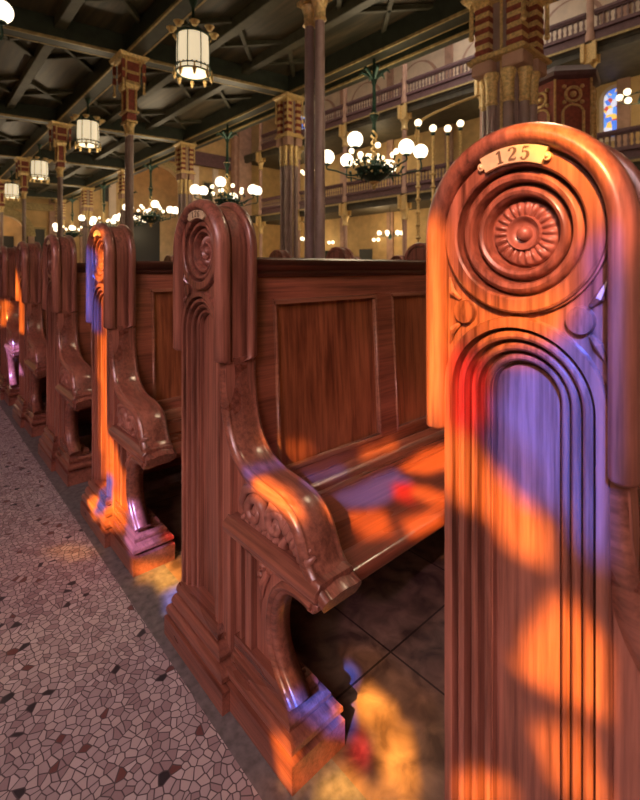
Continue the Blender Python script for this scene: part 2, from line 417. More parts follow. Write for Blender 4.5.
# foot plinth
lv = [(0,.037),(.060,.037),(.061,.014),(.069,.014),(.070,.026),(.078,.034),(.089,.033),(.097,.024),(.099,.008),(.107,.008),(.108,.012),(.116,.012),(.124,.004),(.128,-.012),(.135,-.012),(.136,-.010),(.146,-.014),(.154,-.022),(.156,-.034),(.166,-.036)]
P_['foot_plinth'] = (MB().loft([(z, .0035-max(e,-.01)*.5, .112+e*.8, -.402-e*1.0, -.175) for z, e in lv]).mesh('foot_plinth', 0, 1, 25), 'wood_y')

# number plate: curved brass tag with cut ends, its digits in flat relief
def plate_mesh():
    mb = MB(); n = 20; a0 = math.radians(24)
    vs = []
    for i in range(n+1):
        a = PI/2-a0+2*a0*i/n
        for r_ in (.0915, .1135):
            for x in (-.006, .001): vs.append((x, r_*math.cos(a), CZ+r_*math.sin(a)))
    fs = []
    for i in range(n):
        a = 4*i; b_ = 4*(i+1)
        fs += [(a, b_, b_+2, a+2), (a+1, a+3, b_+3, b_+1), (a, a+1, b_+1, b_), (a+2, b_+2, b_+3, a+3)]
    fs += [(0,2,3,1), (4*n, 4*n+1, 4*n+3, 4*n+2)]
    mb.add(vs, fs)
    for sg in (1, -1):
        a = PI/2+sg*(a0+.03)
        for rr, q in ((.1025, .0052),):
            a2 = a-sg*(.0 if q > .005 else .02)
            vs = [(-.0057, rr*math.cos(a2)+q*math.cos(2*PI*k/12), CZ+rr*math.sin(a2)+q*math.sin(2*PI*k/12)) for k in range(12)]
            vs += [(.001, v[1], v[2]) for v in vs]
            mb.add(vs, [tuple(range(12))]+[(k, (k+1) % 12, 12+(k+1) % 12, 12+k) for k in range(12)])
        mb.ball((-.006, .1025*math.cos(a), CZ+.1025*math.sin(a)), .0028, 8)
    return mb
GL = {  # strokes (x, y, width) in a 1 x 1.5 cell
 '1': [[(.12,1.22,.12),(.3,1.3,.16),(.5,1.5,.1)], [(.52,1.5,.26),(.52,.05,.26)], [(.16,.06,.12),(.88,.06,.12)]],
 '2': [[(.14,1.12,.24),(.22,1.36,.18),(.5,1.47,.1),(.8,1.32,.24),(.84,1.05,.28),(.62,.72,.22),(.32,.42,.14),(.12,.14,.12)], [(.1,.12,.22),(.5,.14,.26),(.86,.12,.14),(.9,.36,.1)]],
 '5': [[(.24,1.44,.2),(.5,1.40,.2),(.84,1.46,.12)], [(.24,1.44,.1),(.2,.82,.1)], [(.2,.84,.08),(.5,.96,.12),(.82,.76,.27),(.84,.42,.28),(.6,.1,.16),(.3,.08,.14),(.14,.3,.24)]],
 '6': [[(.82,1.2,.22),(.66,1.44,.12),(.38,1.38,.16),(.18,1.0,.27),(.16,.6,.28),(.24,.22,.22),(.5,.06,.1),(.78,.22,.22),(.86,.48,.26),(.74,.8,.18),(.5,.88,.1),(.26,.76,.1)]],
}
def digits(txt, mb):
    h = .0116; n = len(txt); dth = math.radians(9.6)
    for i, ch in enumerate(txt):
        ang = (i-(n-1)/2)*dth                       # clockwise as read from the aisle
        for st in GL[ch]:
            pts = spline([(x, y, w) for x, y, w in st], 5) if len(st) > 2 else [Vector(q) for q in st]
            vs = []
            for k, p in enumerate(pts):
                d = pts[min(k+1, len(pts)-1)]-pts[max(k-1, 0)]; d.z = 0; d.normalize()
                for sg in (1, -1):
                    u = (p.x-.5-d.y*p.z*.62*sg)*h; v = (p.y-.75+d.x*p.z*.62*sg)*h
                    rr = .1025+v
                    # reader's right is -y
                    yy = -(rr*math.sin(ang)+u*math.cos(ang)); zz = rr*math.cos(ang)-u*math.sin(ang)
                    vs += [(-.0066, yy, CZ+zz), (-.0055, yy, CZ+zz)]
            fs = []
            for k in range(len(pts)-1):
                a = 4*k; b_ = a+4
                fs += [(a, b_, b_+2, a+2), (a, a+1, b_+1, b_), (a+2, b_+2, b_+3, a+3)]
            fs += [(0, 2, 3, 1), (4*len(pts)-4, 4*len(pts)-3, 4*len(pts)-1, 4*len(pts)-2)]
            mb.add(vs, fs)
    return mb
PLATE = plate_mesh().mesh('number_plate', smooth=40); PLATE.materials.append(M['brass'])

PL = 2.36
LEAN = lambda z: -.132+.035*(z-.45)/.65
def lbox(mb, x0, x1, z0, z1, w0, w1):   # box in the leaning plane of the back
    v = [(x, LEAN(z)+w, z) for x in (x0, x1) for w in (w0, w1) for z in (z0, z1)]
    return mb.add(v, [(0,1,3,2),(4,6,7,5),(0,4,5,1),(2,3,7,6),(0,2,6,4),(1,5,7,3)])
mb = MB()
lbox(mb, .09, PL-.09, 1.000, 1.068, 0, .032); lbox(mb, .09, PL-.09, .44, .498, 0, .032)
xs = [.185, .635, .715, 1.165, 1.245, 1.695, 1.775, 2.175]
lbox(mb, .09, xs[0], .498, 1.0, 0, .032); lbox(mb, xs[1], xs[2], .498, 1.0, 0, .032); lbox(mb, xs[3], xs[4], .498, 1.0, 0, .032)
lbox(mb, xs[5], xs[6], .498, 1.0, 0, .032); lbox(mb, xs[7], PL-.09, .498, 1.0, 0, .032)
P_['back_frame'] = (mb.mesh('back_frame', .0015, 1), 'wood_x')
mb = MB()
def lsweep(mb, prof, x0, x1, flip=1):     # prof (w,z)
    vs = [(x0, LEAN(z)+w, z) for w, z in prof]+[(x1, LEAN(z)+w, z) for w, z in prof]; n = len(prof)
    return mb.add(vs, [tuple(range(n)), tuple(range(2*n-1, n-1, -1))]+[(i, (i+1) % n, n+(i+1) % n, n+i) for i in range(n)])
lsweep(mb, [(-.004,1.064),(-.010,1.068),(-.012,1.074),(-.008,1.082),(-.012,1.088),(-.022,1.094),(-.028,1.104),(-.028,1.114),(-.022,1.120),(.040,1.120),(.046,1.11),(.046,1.1),(.036,1.09),(.036,1.064)], .085, PL-.085)
P_['top_rail'] = (mb.mesh('top_rail', smooth=40), 'wood_cap')
mb = MB()
lsweep(mb, [(0,.468),(-.010,.468),(-.016,.462),(-.020,.452),(-.034,.448),(-.040,.440),(-.040,.426),(.01,.426)], .10, PL-.10)
P_['back_skirting'] = (mb.mesh('back_skirting', smooth=40), 'wood_x')
mb = MB().box(.10, PL-.10, -.02, .0, .16, .45)
P_['rear_board'] = (mb.mesh('rear_board', .002, 1), 'wood_x')
poly = [(-.486,.398),(-.490,.405),(-.490,.418),(-.485,.425),(-.476,.428),(-.13,.434),(-.13,.404),(-.47,.396)]
P_['seat'] = (MB().prism(poly, .106, PL-.106).mesh('seat', smooth=50), 'wood_seat')
P_['under_shelf'] = (MB().box(.112, PL-.112, -.10, .10, .12, .16).mesh('under_shelf', .004, 2), 'granite')
PANEL = []
for k in range(4):
    a, b_ = xs[2*k], xs[2*k+1]
    p = lbox(MB(), a, b_, .495, 1.003, .012, .024).mesh('back_panel')
    mo = MB()
    for (x0, x1, z0, z1) in ((a, b_, .498, .513), (a, b_, .985, 1.0), (a, a+.015, .513, .985), (b_-.015, b_, .513, .985)):
        lbox(mo, x0, x1, z0, z1, -.004, .014)
    PANEL.append((p, mo.mesh('panel_moulding', .0045, 3)))

END = ['end_panel', 'hood_moulding', 'rosette', 'plinth', 'armrest', 'bracket', 'brace', 'arm_ledge', 'leaf_carving', 'foot_plinth']
for k in ('armrest', 'bracket', 'brace', 'arm_ledge', 'leaf_carving', 'foot_plinth'):
    dx = .011 if k != 'foot_plinth' else .004
    for v in P_[k][0].vertices: v.co.x += dx*(1 if v.co.x < .05 else .2)
def make_pew():
    t = thing('pew', '', 'pew')
    for k in END: link(k, P_[k][0], P_[k][1], t)
    for k in END:
        o = link(k, P_[k][0], P_[k][1], t); o.location.x = PL; o.scale.x = -1
    for k in ('back_frame', 'top_rail', 'back_skirting', 'rear_board', 'seat', 'under_shelf'): link(k, P_[k][0], P_[k][1], t)
    for p, mo in PANEL:
        o = link('back_panel', p, 'wood_panel', t); link('panel_moulding', mo, 'wood_mould', o)
    return t
proto = make_pew()
PITCH, Y0 = .9, .284
labels = [
 'nearest wooden pew at the right edge, its rosette end bearing brass plate 125',
 'wooden pew right behind the one numbered 125, its unlit end beside the whole curved armrest',
 'third wooden pew from the front, its end and foot striped with orange and blue light',
 'fourth wooden pew from the front, dark unlit end right behind the brightly striped third one',
 'fifth wooden pew from the front, narrow dark end between the fourth and sixth pews',
 'sixth wooden pew from the front, slim dark end behind the fifth',
 'seventh wooden pew from the front, orange light running down its end near the left edge',
 'eighth wooden pew from the front, barely seen at the left edge of the view']
NUM = ['125', '126'] + [None]*6
for i, lb in enumerate(labels):
    o = proto if i == 0 else copy_tree(proto)
    o.location = (0, Y0+PITCH*i, 0)
    tag(o, lb, 'pew', 'carved pews along the mosaic aisle')
PEWS = [o for o in COL.objects if o.name.startswith('pew')]
for o, nm in zip(PEWS, NUM):
    pl = link('number_plate', PLATE, None, o)
    if nm: digits(nm, MB()).build('engraved_number', 'engrave', pl)
for o in PEWS[2:]: pass
for k in range(10):                     # the next block of pews beyond the slim columns
    y = .7+PITCH*k
    if -.65 < y-3.0 < .95 or -.65 < y-8.33 < .75: continue
    o = copy_tree(proto)
    for ch in [c for c in o.children if c.name.startswith('number_plate')]:
        for g_ in list(ch.children): bpy.data.objects.remove(g_)
        bpy.data.objects.remove(ch)
    o.location = (4.75, y, 0)
    tag(o, 'brown pew in the far block, only its rounded top showing over the nearer pew back', 'pew', 'pews of the far block beyond the slim columns')

# ------------------------------------------------------------------ the room
def X_(xr): return xr-.6                # distances were paced from the camera
XB, XG, XO, XW = 2.5, 5.9, 18.8, 23.0   # slim columns, nave piers, far gallery front, far wall
YB = [3.55+5.32*k for k in range(-1, 6)]
YG = [3.0+5.33*k for k in range(-1, 6)]
YEND = 31.5
struct('floor', MB().box(-3.7, -.06, -6, 32, -.1, 0), 'mosaic')
struct('trim_1', MB().box(-.06, .10, -6, 32, -.1, 0), 'granite')
struct('floor', MB().box(.10, 23.2, -6, 32, -.1, 0), 'tiles')
struct('wall_back', MB().box(-4, 23.4, -6.3, -6, 0, 16), 'wall_warm')
struct('wall_right', MB().box(XW, XW+.3, -6, 32, 0, 16), 'wall_warm')
struct('ceiling', MB().box(-4, 23.4, -6.3, 32.4, 16, 16.3), 'wall_pale')
# left wall with the long stained-glass window
wy0, wy1, wz0, wz1 = -2.3, 3.3, 2.2, 4.2
WX = -3.6
mb = MB().box(WX-.3, WX, -6.3, wy0, 0, 16).box(WX-.3, WX, wy1, 32.4, 0, 16).box(WX-.3, WX, wy0, wy1, 0, wz0).box(WX-.3, WX, wy0, wy1, wz1, 16)
struct('wall_left', mb, 'wall_warm')
PANES = [  # unseen window; outlines traced back along the sun to place the light patches
 ((0.039, 0.016, 0.003), [(-1.204, 3.003), (-1.419, 3.114), (-1.619, 3.112), (-1.64, 2.971), (-1.508, 2.902), (-1.338, 2.93)]),
 ((0.25, 0.095, 0.055), [(-1.676, 4.079), (-1.786, 4.095), (-1.881, 4.04), (-1.92, 3.944), (-1.881, 3.865), (-1.836, 3.807), (-1.714, 3.792), (-1.676, 3.855)]),
 ((0.78, 0.32, 0.055), [(-1.766, 4.104), (-1.836, 4.088), (-1.877, 4.043), (-1.887, 3.998), (-1.872, 3.957), (-1.857, 3.958), (-1.85, 3.997), (-1.818, 4.033), (-1.78, 4.059)]),
 ((0.78, 0.32, 0.055), [(-1.628, 3.97), (-1.68, 3.959), (-1.691, 3.811), (-1.676, 3.668), (-1.628, 3.655)]),
 ((0.702, 0.288, 0.05), [(-1.685, 3.877), (-1.759, 3.859), (-1.836, 3.878), (-1.854, 3.864), (-1.824, 3.825), (-1.786, 3.801), (-1.73, 3.808), (-1.685, 3.818)]),
 ((0.03, 0.12, 1.0), [(-1.872, 3.935), (-1.89, 3.94), (-1.893, 3.832), (-1.891, 3.659), (-1.881, 3.551), (-1.854, 3.598), (-1.806, 3.662), (-1.756, 3.722), (-1.766, 3.789), (-1.836, 3.814), (-1.87, 3.865)]),
 ((0.015, 0.06, 0.5), [(-1.73, 3.702), (-1.786, 3.702), (-1.836, 3.641), (-1.812, 3.581), (-1.759, 3.641)]),
 ((0.63, 0.018, 0.018), [(-1.676, 3.78), (-1.737, 3.781), (-1.727, 3.673), (-1.685, 3.662)]),
 ((0.702, 0.288, 0.05), [(-1.657, 3.655), (-1.701, 3.674), (-1.759, 3.63), (-1.822, 3.592), (-1.824, 3.539), (-1.797, 3.523), (-1.745, 3.554), (-1.657, 3.571)]),
 ((0.78, 0.32, 0.055), [(-1.842, 3.505), (-1.881, 3.469), (-1.886, 3.389), (-1.836, 3.359), (-1.784, 3.358), (-1.802, 3.422)]),
 ((0.585, 0.24, 0.041), [(-1.802, 3.293), (-1.878, 3.361), (-1.881, 3.271), (-1.842, 3.238)]),
 ((0.546, 0.224, 0.038), [(-1.69, 3.141), (-1.73, 3.184), (-1.78, 3.196), (-1.786, 3.182), (-1.69, 3.097)]),
 ((1, 0.46, 0.07), [(-1.371, 3.003), (-1.432, 3.042), (-1.511, 3.033), (-1.518, 3.012), (-1.454, 2.972), (-1.402, 2.967)]),
 ((1, 0.46, 0.07), [(-1.457, 2.964), (-1.557, 3.029), (-1.587, 2.956), (-1.552, 2.925), (-1.51, 2.929)]),
 ((0.03, 0.12, 1), [(-1.343, 2.965), (-1.373, 2.988), (-1.407, 2.958), (-1.38, 2.935)]),
 ((0.7, 0.02, 0.02), [(-1.406, 2.925), (-1.43, 2.957), (-1.466, 2.934), (-1.425, 2.907)]),
 ((0.9, 0.414, 0.063), [(-1.335, 2.807), (-1.414, 2.9), (-1.532, 2.909)]),
 ((0.702, 0.288, 0.05), [(-1.232, 2.868), (-1.296, 2.906), (-1.333, 2.827), (-1.276, 2.813)]),
 ((0.03, 0.12, 1), [(-1.283, 2.968), (-1.343, 3.047), (-1.383, 3.025), (-1.33, 2.95)]),
 ((0.234, 0.096, 0.017), [(-1.324, 2.816), (-1.395, 2.911), (-1.395, 2.941), (-1.324, 2.858)]),
 ((0.208, 0.176, 0.56), [(-0.57, 2.844), (-0.579, 2.936), (-0.703, 2.874), (-0.675, 2.823)]),
 ((0.78, 0.32, 0.055), [(-1.436, 3.687), (-1.51, 3.84), (-1.603, 3.935), (-1.619, 3.792), (-1.536, 3.718)]),
 ((0.78, 0.32, 0.055), [(-1.442, 3.635), (-1.632, 3.677), (-1.639, 3.612), (-1.49, 3.603)]),
 ((0.78, 0.32, 0.055), [(-1.339, 3.442), (-1.447, 3.519), (-1.492, 3.463), (-1.415, 3.414)]),
 ((0.702, 0.288, 0.05), [(-1.492, 3.508), (-1.598, 3.612), (-1.629, 3.572), (-1.551, 3.482)]),
 ((0.048, 0.136, 0.8), [(-1.269, 3.476), (-1.423, 3.69), (-1.502, 3.653), (-1.433, 3.527), (-1.324, 3.466)]),
 ((0.63, 0.018, 0.018), [(-1.439, 3.62), (-1.508, 3.656), (-1.52, 3.583), (-1.462, 3.565)]),
 ((0.78, 0.32, 0.055), [(-1.146, 3.383), (-1.176, 3.43), (-1.283, 3.416), (-1.314, 3.383), (-1.251, 3.381)]),
 ((0.01, 0.042, 0.35), [(-1.105, 3.408), (-1.254, 3.595), (-1.272, 3.577), (-1.119, 3.39)]),
 ((0.312, 0.128, 0.022), [(-1.298, 3.693), (-1.416, 3.841), (-1.4, 3.761), (-1.306, 3.646)]),
 ((0.234, 0.096, 0.017), [(-1.109, 3.555), (-1.171, 3.617), (-1.16, 3.556), (-1.113, 3.495)]),
 ((0.021, 0.084, 0.7), [(0.267, 3.977), (0.082, 3.989), (0.067, 3.643), (0.267, 3.638)]),
 ((0.78, 0.32, 0.055), [(0.082, 4.059), (-0.069, 4.038), (-0.069, 3.853), (-0.029, 3.636), (0.039, 3.629)]),
 ((0.624, 0.256, 0.044), [(0.082, 3.633), (-0.029, 3.644), (-0.081, 3.242), (-0.27, 3.102), (-0.324, 2.944), (-0.107, 2.844), (0.053, 3.034)]),
 ((1, 0.46, 0.07), [(0.111, 2.884), (-0.203, 3.033), (-0.27, 2.967), (-0.002, 2.842)]),
 ((0.048, 0.136, 0.8), [(-0.016, 3.065), (-0.131, 3.063), (-0.094, 2.9), (-0.002, 2.863)]),
 ((0.208, 0.176, 0.56), [(-0.281, 3.012), (-0.365, 3.062), (-0.47, 2.947), (-0.384, 2.869), (-0.313, 2.895)]),
 ((0.49, 0.014, 0.014), [(-0.451, 2.998), (-0.582, 3.053), (-0.607, 3.018), (-0.523, 2.971)]),
 ((0.624, 0.256, 0.044), [(-0.375, 2.843), (-0.523, 2.92), (-0.734, 2.975), (-0.451, 2.81)]),
 ((0.8, 0.368, 0.056), [(-0.456, 2.837), (-0.511, 2.924), (-0.62, 2.904), (-0.585, 2.845)]),
 ((0.78, 0.32, 0.055), [(-0.567, 3.29), (-0.612, 3.343), (-0.685, 3.307), (-0.643, 3.265)]),
 ((0.78, 0.32, 0.055), [(2.404, 4.065), (2.031, 4.038), (1.865, 3.671), (1.786, 3.462), (2.211, 3.38), (2.355, 3.646)]),
 ((0.26, 0.22, 0.7), [(2.615, 3.252), (2.119, 3.352), (1.865, 3.15), (2.404, 2.946)]),
 ((0.624, 0.256, 0.044), [(2.843, 3.62), (2.56, 3.635), (2.56, 3.426), (2.843, 3.4)]),
 ((0.078, 0.032, 0.006), [(0.115, 2.642), (0.025, 2.72), (-0.181, 2.782), (-0.088, 2.697)]),
]

st = .015
NY, NZ = int((wy1-wy0)/st), int((wz1-wz0)/st)
gy = wy0+np.arange(NY+1)*(wy1-wy0)/NY; gz = wz0+np.arange(NZ+1)*(wz1-wz0)/NZ
GY, GZ = np.meshgrid(gy, gz, indexing='ij')
glass = np.zeros((NY+1, NZ+1, 3)); glass[:] = BASE_GLASS = (.010, .004, .008)
def inside(pts):
    c = np.zeros(GY.shape, bool); n = len(pts)
    for i in range(n):
        (y1, z1), (y2, z2) = pts[i], pts[(i+1) % n]
        if z1 == z2: continue
        cond = ((z1 > GZ) != (z2 > GZ)) & (GY < (y2-y1)*(GZ-z1)/(z2-z1)+y1)
        c ^= cond
    return c
for col, pts in PANES:
    glass[inside(pts)] = col
gverts = [(WX-.15, y, z) for y in gy for z in gz]
gf = [(i*(NZ+1)+j, (i+1)*(NZ+1)+j, (i+1)*(NZ+1)+j+1, i*(NZ+1)+j+1) for i in range(NY) for j in range(NZ)]
me = bpy.data.meshes.new('window_1'); me.from_pydata(gverts, [], gf)
ca = me.color_attributes.new('glass', 'FLOAT_COLOR', 'POINT')
arr = np.ones(((NY+1)*(NZ+1), 4), np.float32); arr[:, :3] = glass.reshape(-1, 3); ca.data.foreach_set('color', arr.ravel())
gm = bpy.data.materials.new('stained_glass_panes'); gm.use_nodes = True; nt = gm.node_tree; nt.nodes.clear()
at = nt.nodes.new('ShaderNodeAttribute'); at.attribute_name = 'glass'
tr = nt.nodes.new('ShaderNodeBsdfTransparent'); ou = nt.nodes.new('ShaderNodeOutputMaterial')
nt.links.new(at.outputs['Color'], tr.inputs[0]); nt.links.new(tr.outputs[0], ou.inputs[0])
me.materials.append(gm)
win = bpy.data.objects.new('window_1', me); COL.objects.link(win); win['kind'] = 'structure'
mb = MB().box(WX-.02, WX+.04, wy0-.12, wy0, wz0-.12, wz1+.12).box(WX-.02, WX+.04, wy1, wy1+.12, wz0-.12, wz1+.12).box(WX-.02, WX+.04, wy0, wy1, wz0-.12, wz0).box(WX-.02, WX+.04, wy0, wy1, wz1, wz1+.12)
mb.build('window_frame', 'wood_x', win, .01)

# end wall of the hall, pierced by arches
def arched_wall(mb, x0, x1, y0, y1, z1, holes):   # holes [(cx, halfw, springz)]
    xs_ = x0
    for cx, hw, sz in holes:
        mb.box(xs_, cx-hw, y0, y1, 0, z1)
        n = 20; pts = [(cx-hw*math.cos(PI*i/n), sz+hw*math.sin(PI*i/n)) for i in range(n+1)]
        vs = []
        for yy in (y0, y1):
            for px, pz in pts: vs += [(px, yy, pz), (px, yy, z1)]
        k = 2*(n+1); fs = []
        for i in range(n):
            a = 2*i
            fs += [(a, a+1, a+3, a+2), (k+a, k+a+2, k+a+3, k+a+1), (a, a+2, k+a+2, k+a)]
        mb.add(vs, fs); xs_ = cx+hw
    mb.box(xs_, x1, y0, y1, 0, z1)
holes = [(3.4, 1.15, 2.95), (12.4, 2.0, 6.3)]
mb = MB(); arched_wall(mb, -3.6, XO+.2, YEND, YEND+.5, 16, holes); mb.box(XO+.2, XW, YEND, YEND+.5, 0, 16)
struct('wall_front', mb, 'wall_warm')
struct('wall_front', MB().box(-3.6, XW, YEND+3.2, YEND+3.4, 0, 16), 'wall_warm')
for cx, hw, sz in holes:
    n = 24; vs = []; fs = []
    for k, (rr, yy) in enumerate(((hw, YEND-.05), (hw+.28, YEND-.12), (hw+.42, YEND-.12), (hw+.46, YEND))):
        for i in range(n+1): vs.append((cx-rr*math.cos(PI*i/n), yy, sz+rr*math.sin(PI*i/n)))
    for k in range(3):
        for i in range(n): a = k*(n+1)+i; fs.append((a, a+1, a+n+2, a+n+1))
    mb = MB().add(vs, fs); o = mb.build('arch_moulding', 'goldtrim'); o.name = 'trim_2'; o['kind'] = 'structure'
    for sg in (-1, 1):
        o = struct('trim_3', MB().box(cx+sg*(hw+.21)-.16, cx+sg*(hw+.21)+.16, YEND-.14, YEND, 0, sz), 'wall_pink')
# doors within the arches, and wall pilasters
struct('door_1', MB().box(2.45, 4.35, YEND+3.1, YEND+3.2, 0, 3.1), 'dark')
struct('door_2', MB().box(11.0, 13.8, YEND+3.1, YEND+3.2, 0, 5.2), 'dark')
for x in (5.9, 7.6, 9.3, 15.2, 16.8): struct('trim_4', MB().box(x-.22, x+.22, YEND-.16, YEND, 0, 8.6), 'wall_pink' if x < 8 else 'wall_pale')
struct('trim_5', MB().box(XG, XO, YEND-.3, YEND, 8.7, 9.1).box(XG, XO, YEND-.2, YEND, 9.1, 9.7), 'purple_dark')
struct('trim_5', MB().box(-3.6, XG, YEND-.2, YEND, 4.5, 4.9), 'goldtrim')
# big corner pier where the far gallery meets the end wall
struct('trim_6', MB().box(XO-.5, XO+.6, YEND-1.1, YEND, 0, 16).box(XO-.75, XO-.5, YEND-.8, YEND-.3, 0, 16), 'wall_pink')
# small dark openings of the end wall
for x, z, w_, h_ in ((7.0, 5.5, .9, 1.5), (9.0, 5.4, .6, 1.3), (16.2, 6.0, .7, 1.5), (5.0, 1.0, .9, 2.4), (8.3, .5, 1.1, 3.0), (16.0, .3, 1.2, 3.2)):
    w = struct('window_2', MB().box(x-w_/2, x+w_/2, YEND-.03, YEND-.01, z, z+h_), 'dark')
    MB().box(x-w_/2-.09, x-w_/2, YEND-.08, YEND, z-.1, z+h_+.1).box(x+w_/2, x+w_/2+.09, YEND-.08, YEND, z-.1, z+h_+.1).box(x-w_/2, x+w_/2, YEND-.08, YEND, z+h_, z+h_+.1).build('window_frame', 'goldtrim', w)

# ------------------------------------------------------------------ boarded ceiling under the near gallery
CB = 5.42
ceil = struct('ceiling', MB().box(WX, XG+.35, -6, YEND, CB, CB+.2), 'ceil')
def beam(p0, p1, w, h, trim=True, mat='beam'):
    o = MB().bar(p0, p1, w, h).build('ceiling_beam', mat, ceil, .01, 1)
    if trim:
        a, b_ = Vector(p0), Vector(p1); d = (b_-a).normalized(); n = Vector((-d.y, d.x, 0))
        m_ = MB()
        for sg in (1, -1):
            q = n*sg*(w/2+.005); dz = Vector((0,0,-h+.045))
            m_.bar(a+q+dz, b_+q+dz, .03, .05)
        m_.build('gold_edge', 'goldtrim', o)
    return o
zt = CB
for x in (XB, XG, -1.0): beam((x, -6, zt), (x, YEND, zt), .26, .41)
SK = (3.0-3.55)/(XG-XB)
for yb in YB:
    x0, x1 = WX, XG+.3
    beam((x0, yb+SK*(x0-XB), zt), (x1, yb+SK*(x1-XB), zt), .26, .40)
for x in (XB+1.15, XB+2.25, XB-1.15, XB-2.3, -2.2):     # joists running with the aisle
    beam((x, -6, zt), (x, YEND, zt), .17, .20, False, 'beam2')
for i in range(len(YB)-1):              # crossed braces between the joists
    ym = (YB[i]+YB[i+1])/2
    for xc in (XB+.58, XB+1.7, XB+2.82, XB-.58, XB-1.72):
        for yy in (ym-1.3, ym+1.3):
            for sg in (1, -1): beam((xc-.5, yy-.55*sg, zt), (xc+.5, yy+.55*sg, zt), .08, .09, False, 'beam2')
# gallery front over the nave
struct('trim_7', MB().box(XG+.3, XG+.5, -6, YEND, 4.95, 6.2), 'beam', .01)
struct('trim_8', MB().box(XG+.29, XG+.33, -6, YEND, 4.94, 4.98), 'goldtrim')

# ------------------------------------------------------------------ columns
def ring_tier(mb, z0, z1, w, n=4): pass
def slim_column():
    t = thing('iron_column', '', 'column')
    for dy in (-.08, .08):
        MB().lathe([(.085,0),(.085,.12),(.07,.16),(.06,.2),(.055,.3),(.050,3.0),(.048,3.60)], (0, dy, 0), 16).build('shaft', 'purple', t)
    mb = MB()
    for dy in (-.08, .08): mb.lathe([(.050,3.58),(.07,3.60),(.058,3.63),(.062,3.72),(.085,3.78),(.075,3.81)], (0, dy, 0), 12)
    mb.box(-.10,.10,-.17,.17,3.80,3.84)
    mb.build('lower_capital', 'gold', t, 0)
    MB().box(-.085,.085,-.15,.15,3.84,3.98).build('red_band', 'red', t, .01)
    mb = MB().box(-.12,.12,-.19,.19,3.98,4.02)
    for sx in (-1, 1):
        for sy in (-1, 1): mb.tube([(sx*.08, sy*.13, 4.0), (sx*.08, sy*.13, 4.42)], .022, 8)
    mb.build('gilded_shafts', 'gold', t)
    MB().box(-.07,.07,-.12,.12,4.02,4.42).build('red_panel', 'red', t)
    mb = MB().loft([(4.42,-.11,.11,-.17,.17),(4.5,-.14,.14,-.20,.20),(4.52,-.13,.13,-.19,.19),(4.94,-.15,.15,-.21,.21),(4.96,-.24,.24,-.30,.30),(5.02,-.27,.27,-.33,.33)])
    for sx in (-1, 1):
        for sy in (-1, 1):
            mb.tube([(sx*.19, sy*.24, 4.38), (sx*.19, sy*.24, 4.96)], [.02]*2, 8); mb.ball((sx*.19, sy*.24, 4.36), .034, 8)
    mb.build('upper_capital', 'gold', t)
    mb = MB()
    for sx in (-1, 1):
        for (z0, z1) in ((4.56,4.68),(4.74,4.90)):
            mb.box(sx*.145-.008, sx*.145+.008, -.16, .16, z0, z1); mb.box(-.11,.11, sx*.205-.008, sx*.205+.008, z0, z1)
            for sy in (-1, 1): mb.box(sx*.19-.028, sx*.19+.028, sy*.24-.028, sy*.24+.028, z0, z1)
    mb.build('red_inlay', 'red', t)
    return t
col = slim_column(); first = True
clab = {1: 'twin-shafted mauve iron column crossing the picture centre in front of the nave',
        2: 'slim column with red and gold bracket capital, right of the second lantern from the right',
        3: 'slim column with gilded capital between the second and third largest lanterns',
        4: 'slim column with gilded capital between the third and fourth lanterns',
        5: 'slim distant column left of the fourth lantern', 6: 'farthest slim column of the lantern row', 0: 'slim iron column beside the nearest pew'}
for i, y in enumerate(YB):
    if i == 0: continue
    o = col if first else copy_tree(col); first = False
    o.location = (XB, y, 0); tag(o, clab[i], 'column', 'slim columns along the pew block')
def pier():
    t = thing('clustered_pier', '', 'pier')
    MB().box(-.22,.22,-.22,.22,0,4.9).build('core', 'purple', t, .02)
    mb = MB()
    for sx in (-1, 1):
        for z0, z1 in ((3.0, 3.0),):
            pass
        mb.box(sx*.225-.006, sx*.225+.006, -.02,.02, .3, 4.9); mb.box(-.02,.02, sx*.225-.006, sx*.225+.006, .3, 4.9)
    mb.build('gold_fillet', 'gold', t)
    for sx in (-1, 1):
        for sy in (-1, 1):
            for dx, dy in ((.27,.12),(.12,.27)):
                c = (sx*dx, sy*dy, 0)
                MB().lathe([(.10,0),(.10,.25),(.075,.32),(.068,.4),(.066,3.42)], c, 14).build('shaft', 'purple', t)
                MB().lathe([(.066,3.40),(.088,3.43),(.074,3.47),(.080,3.72),(.105,3.82),(.10,3.86)], c, 12).build('shaft_capital', 'gold', t)
    mb = MB()
    for sx in (-1, 1):
        for sy in (-1, 1):
            a, b_ = sorted((sx*.07, sx*.37)); c, d = sorted((sy*.07, sy*.37))
            mb.box(a, b_, c, d, 3.86, 4.04)
    mb.build('pink_frieze', 'wall_pink', t, .012)
    MB().box(-.42,.42,-.42,.42,4.04,4.09).box(-.38,.38,-.38,.38,4.09,4.13).build('cornice', 'gold', t, .008)
    for sx in (-1, 1):
        for sy in (-1, 1):
            mb = MB(); m2 = MB()
            a, b_ = sorted((sx*.13, sx*.33)); c, d = sorted((sy*.13, sy*.33))
            mb.box(a, b_, c, d, 4.13, 4.92)
            for k in range(5):
                z = 4.16+.15*k; MB().box(a-.008, b_+.008, c-.008, d+.008, z, z+.07).build('red_band', 'red', t)
            mb.tube([(sx*.37, sy*.37, 4.46), (sx*.37, sy*.37, 4.95)], .03, 8); mb.ball((sx*.37, sy*.37, 4.43), .045, 8)
            mb.build('upper_shaft', 'gold', t)
    MB().loft([(4.90,-.38,.38,-.38,.38),(4.94,-.46,.46,-.46,.46),(4.985,-.48,.48,-.48,.48)]).build('abacus', 'gold', t)
    return t
pr = pier(); first = True
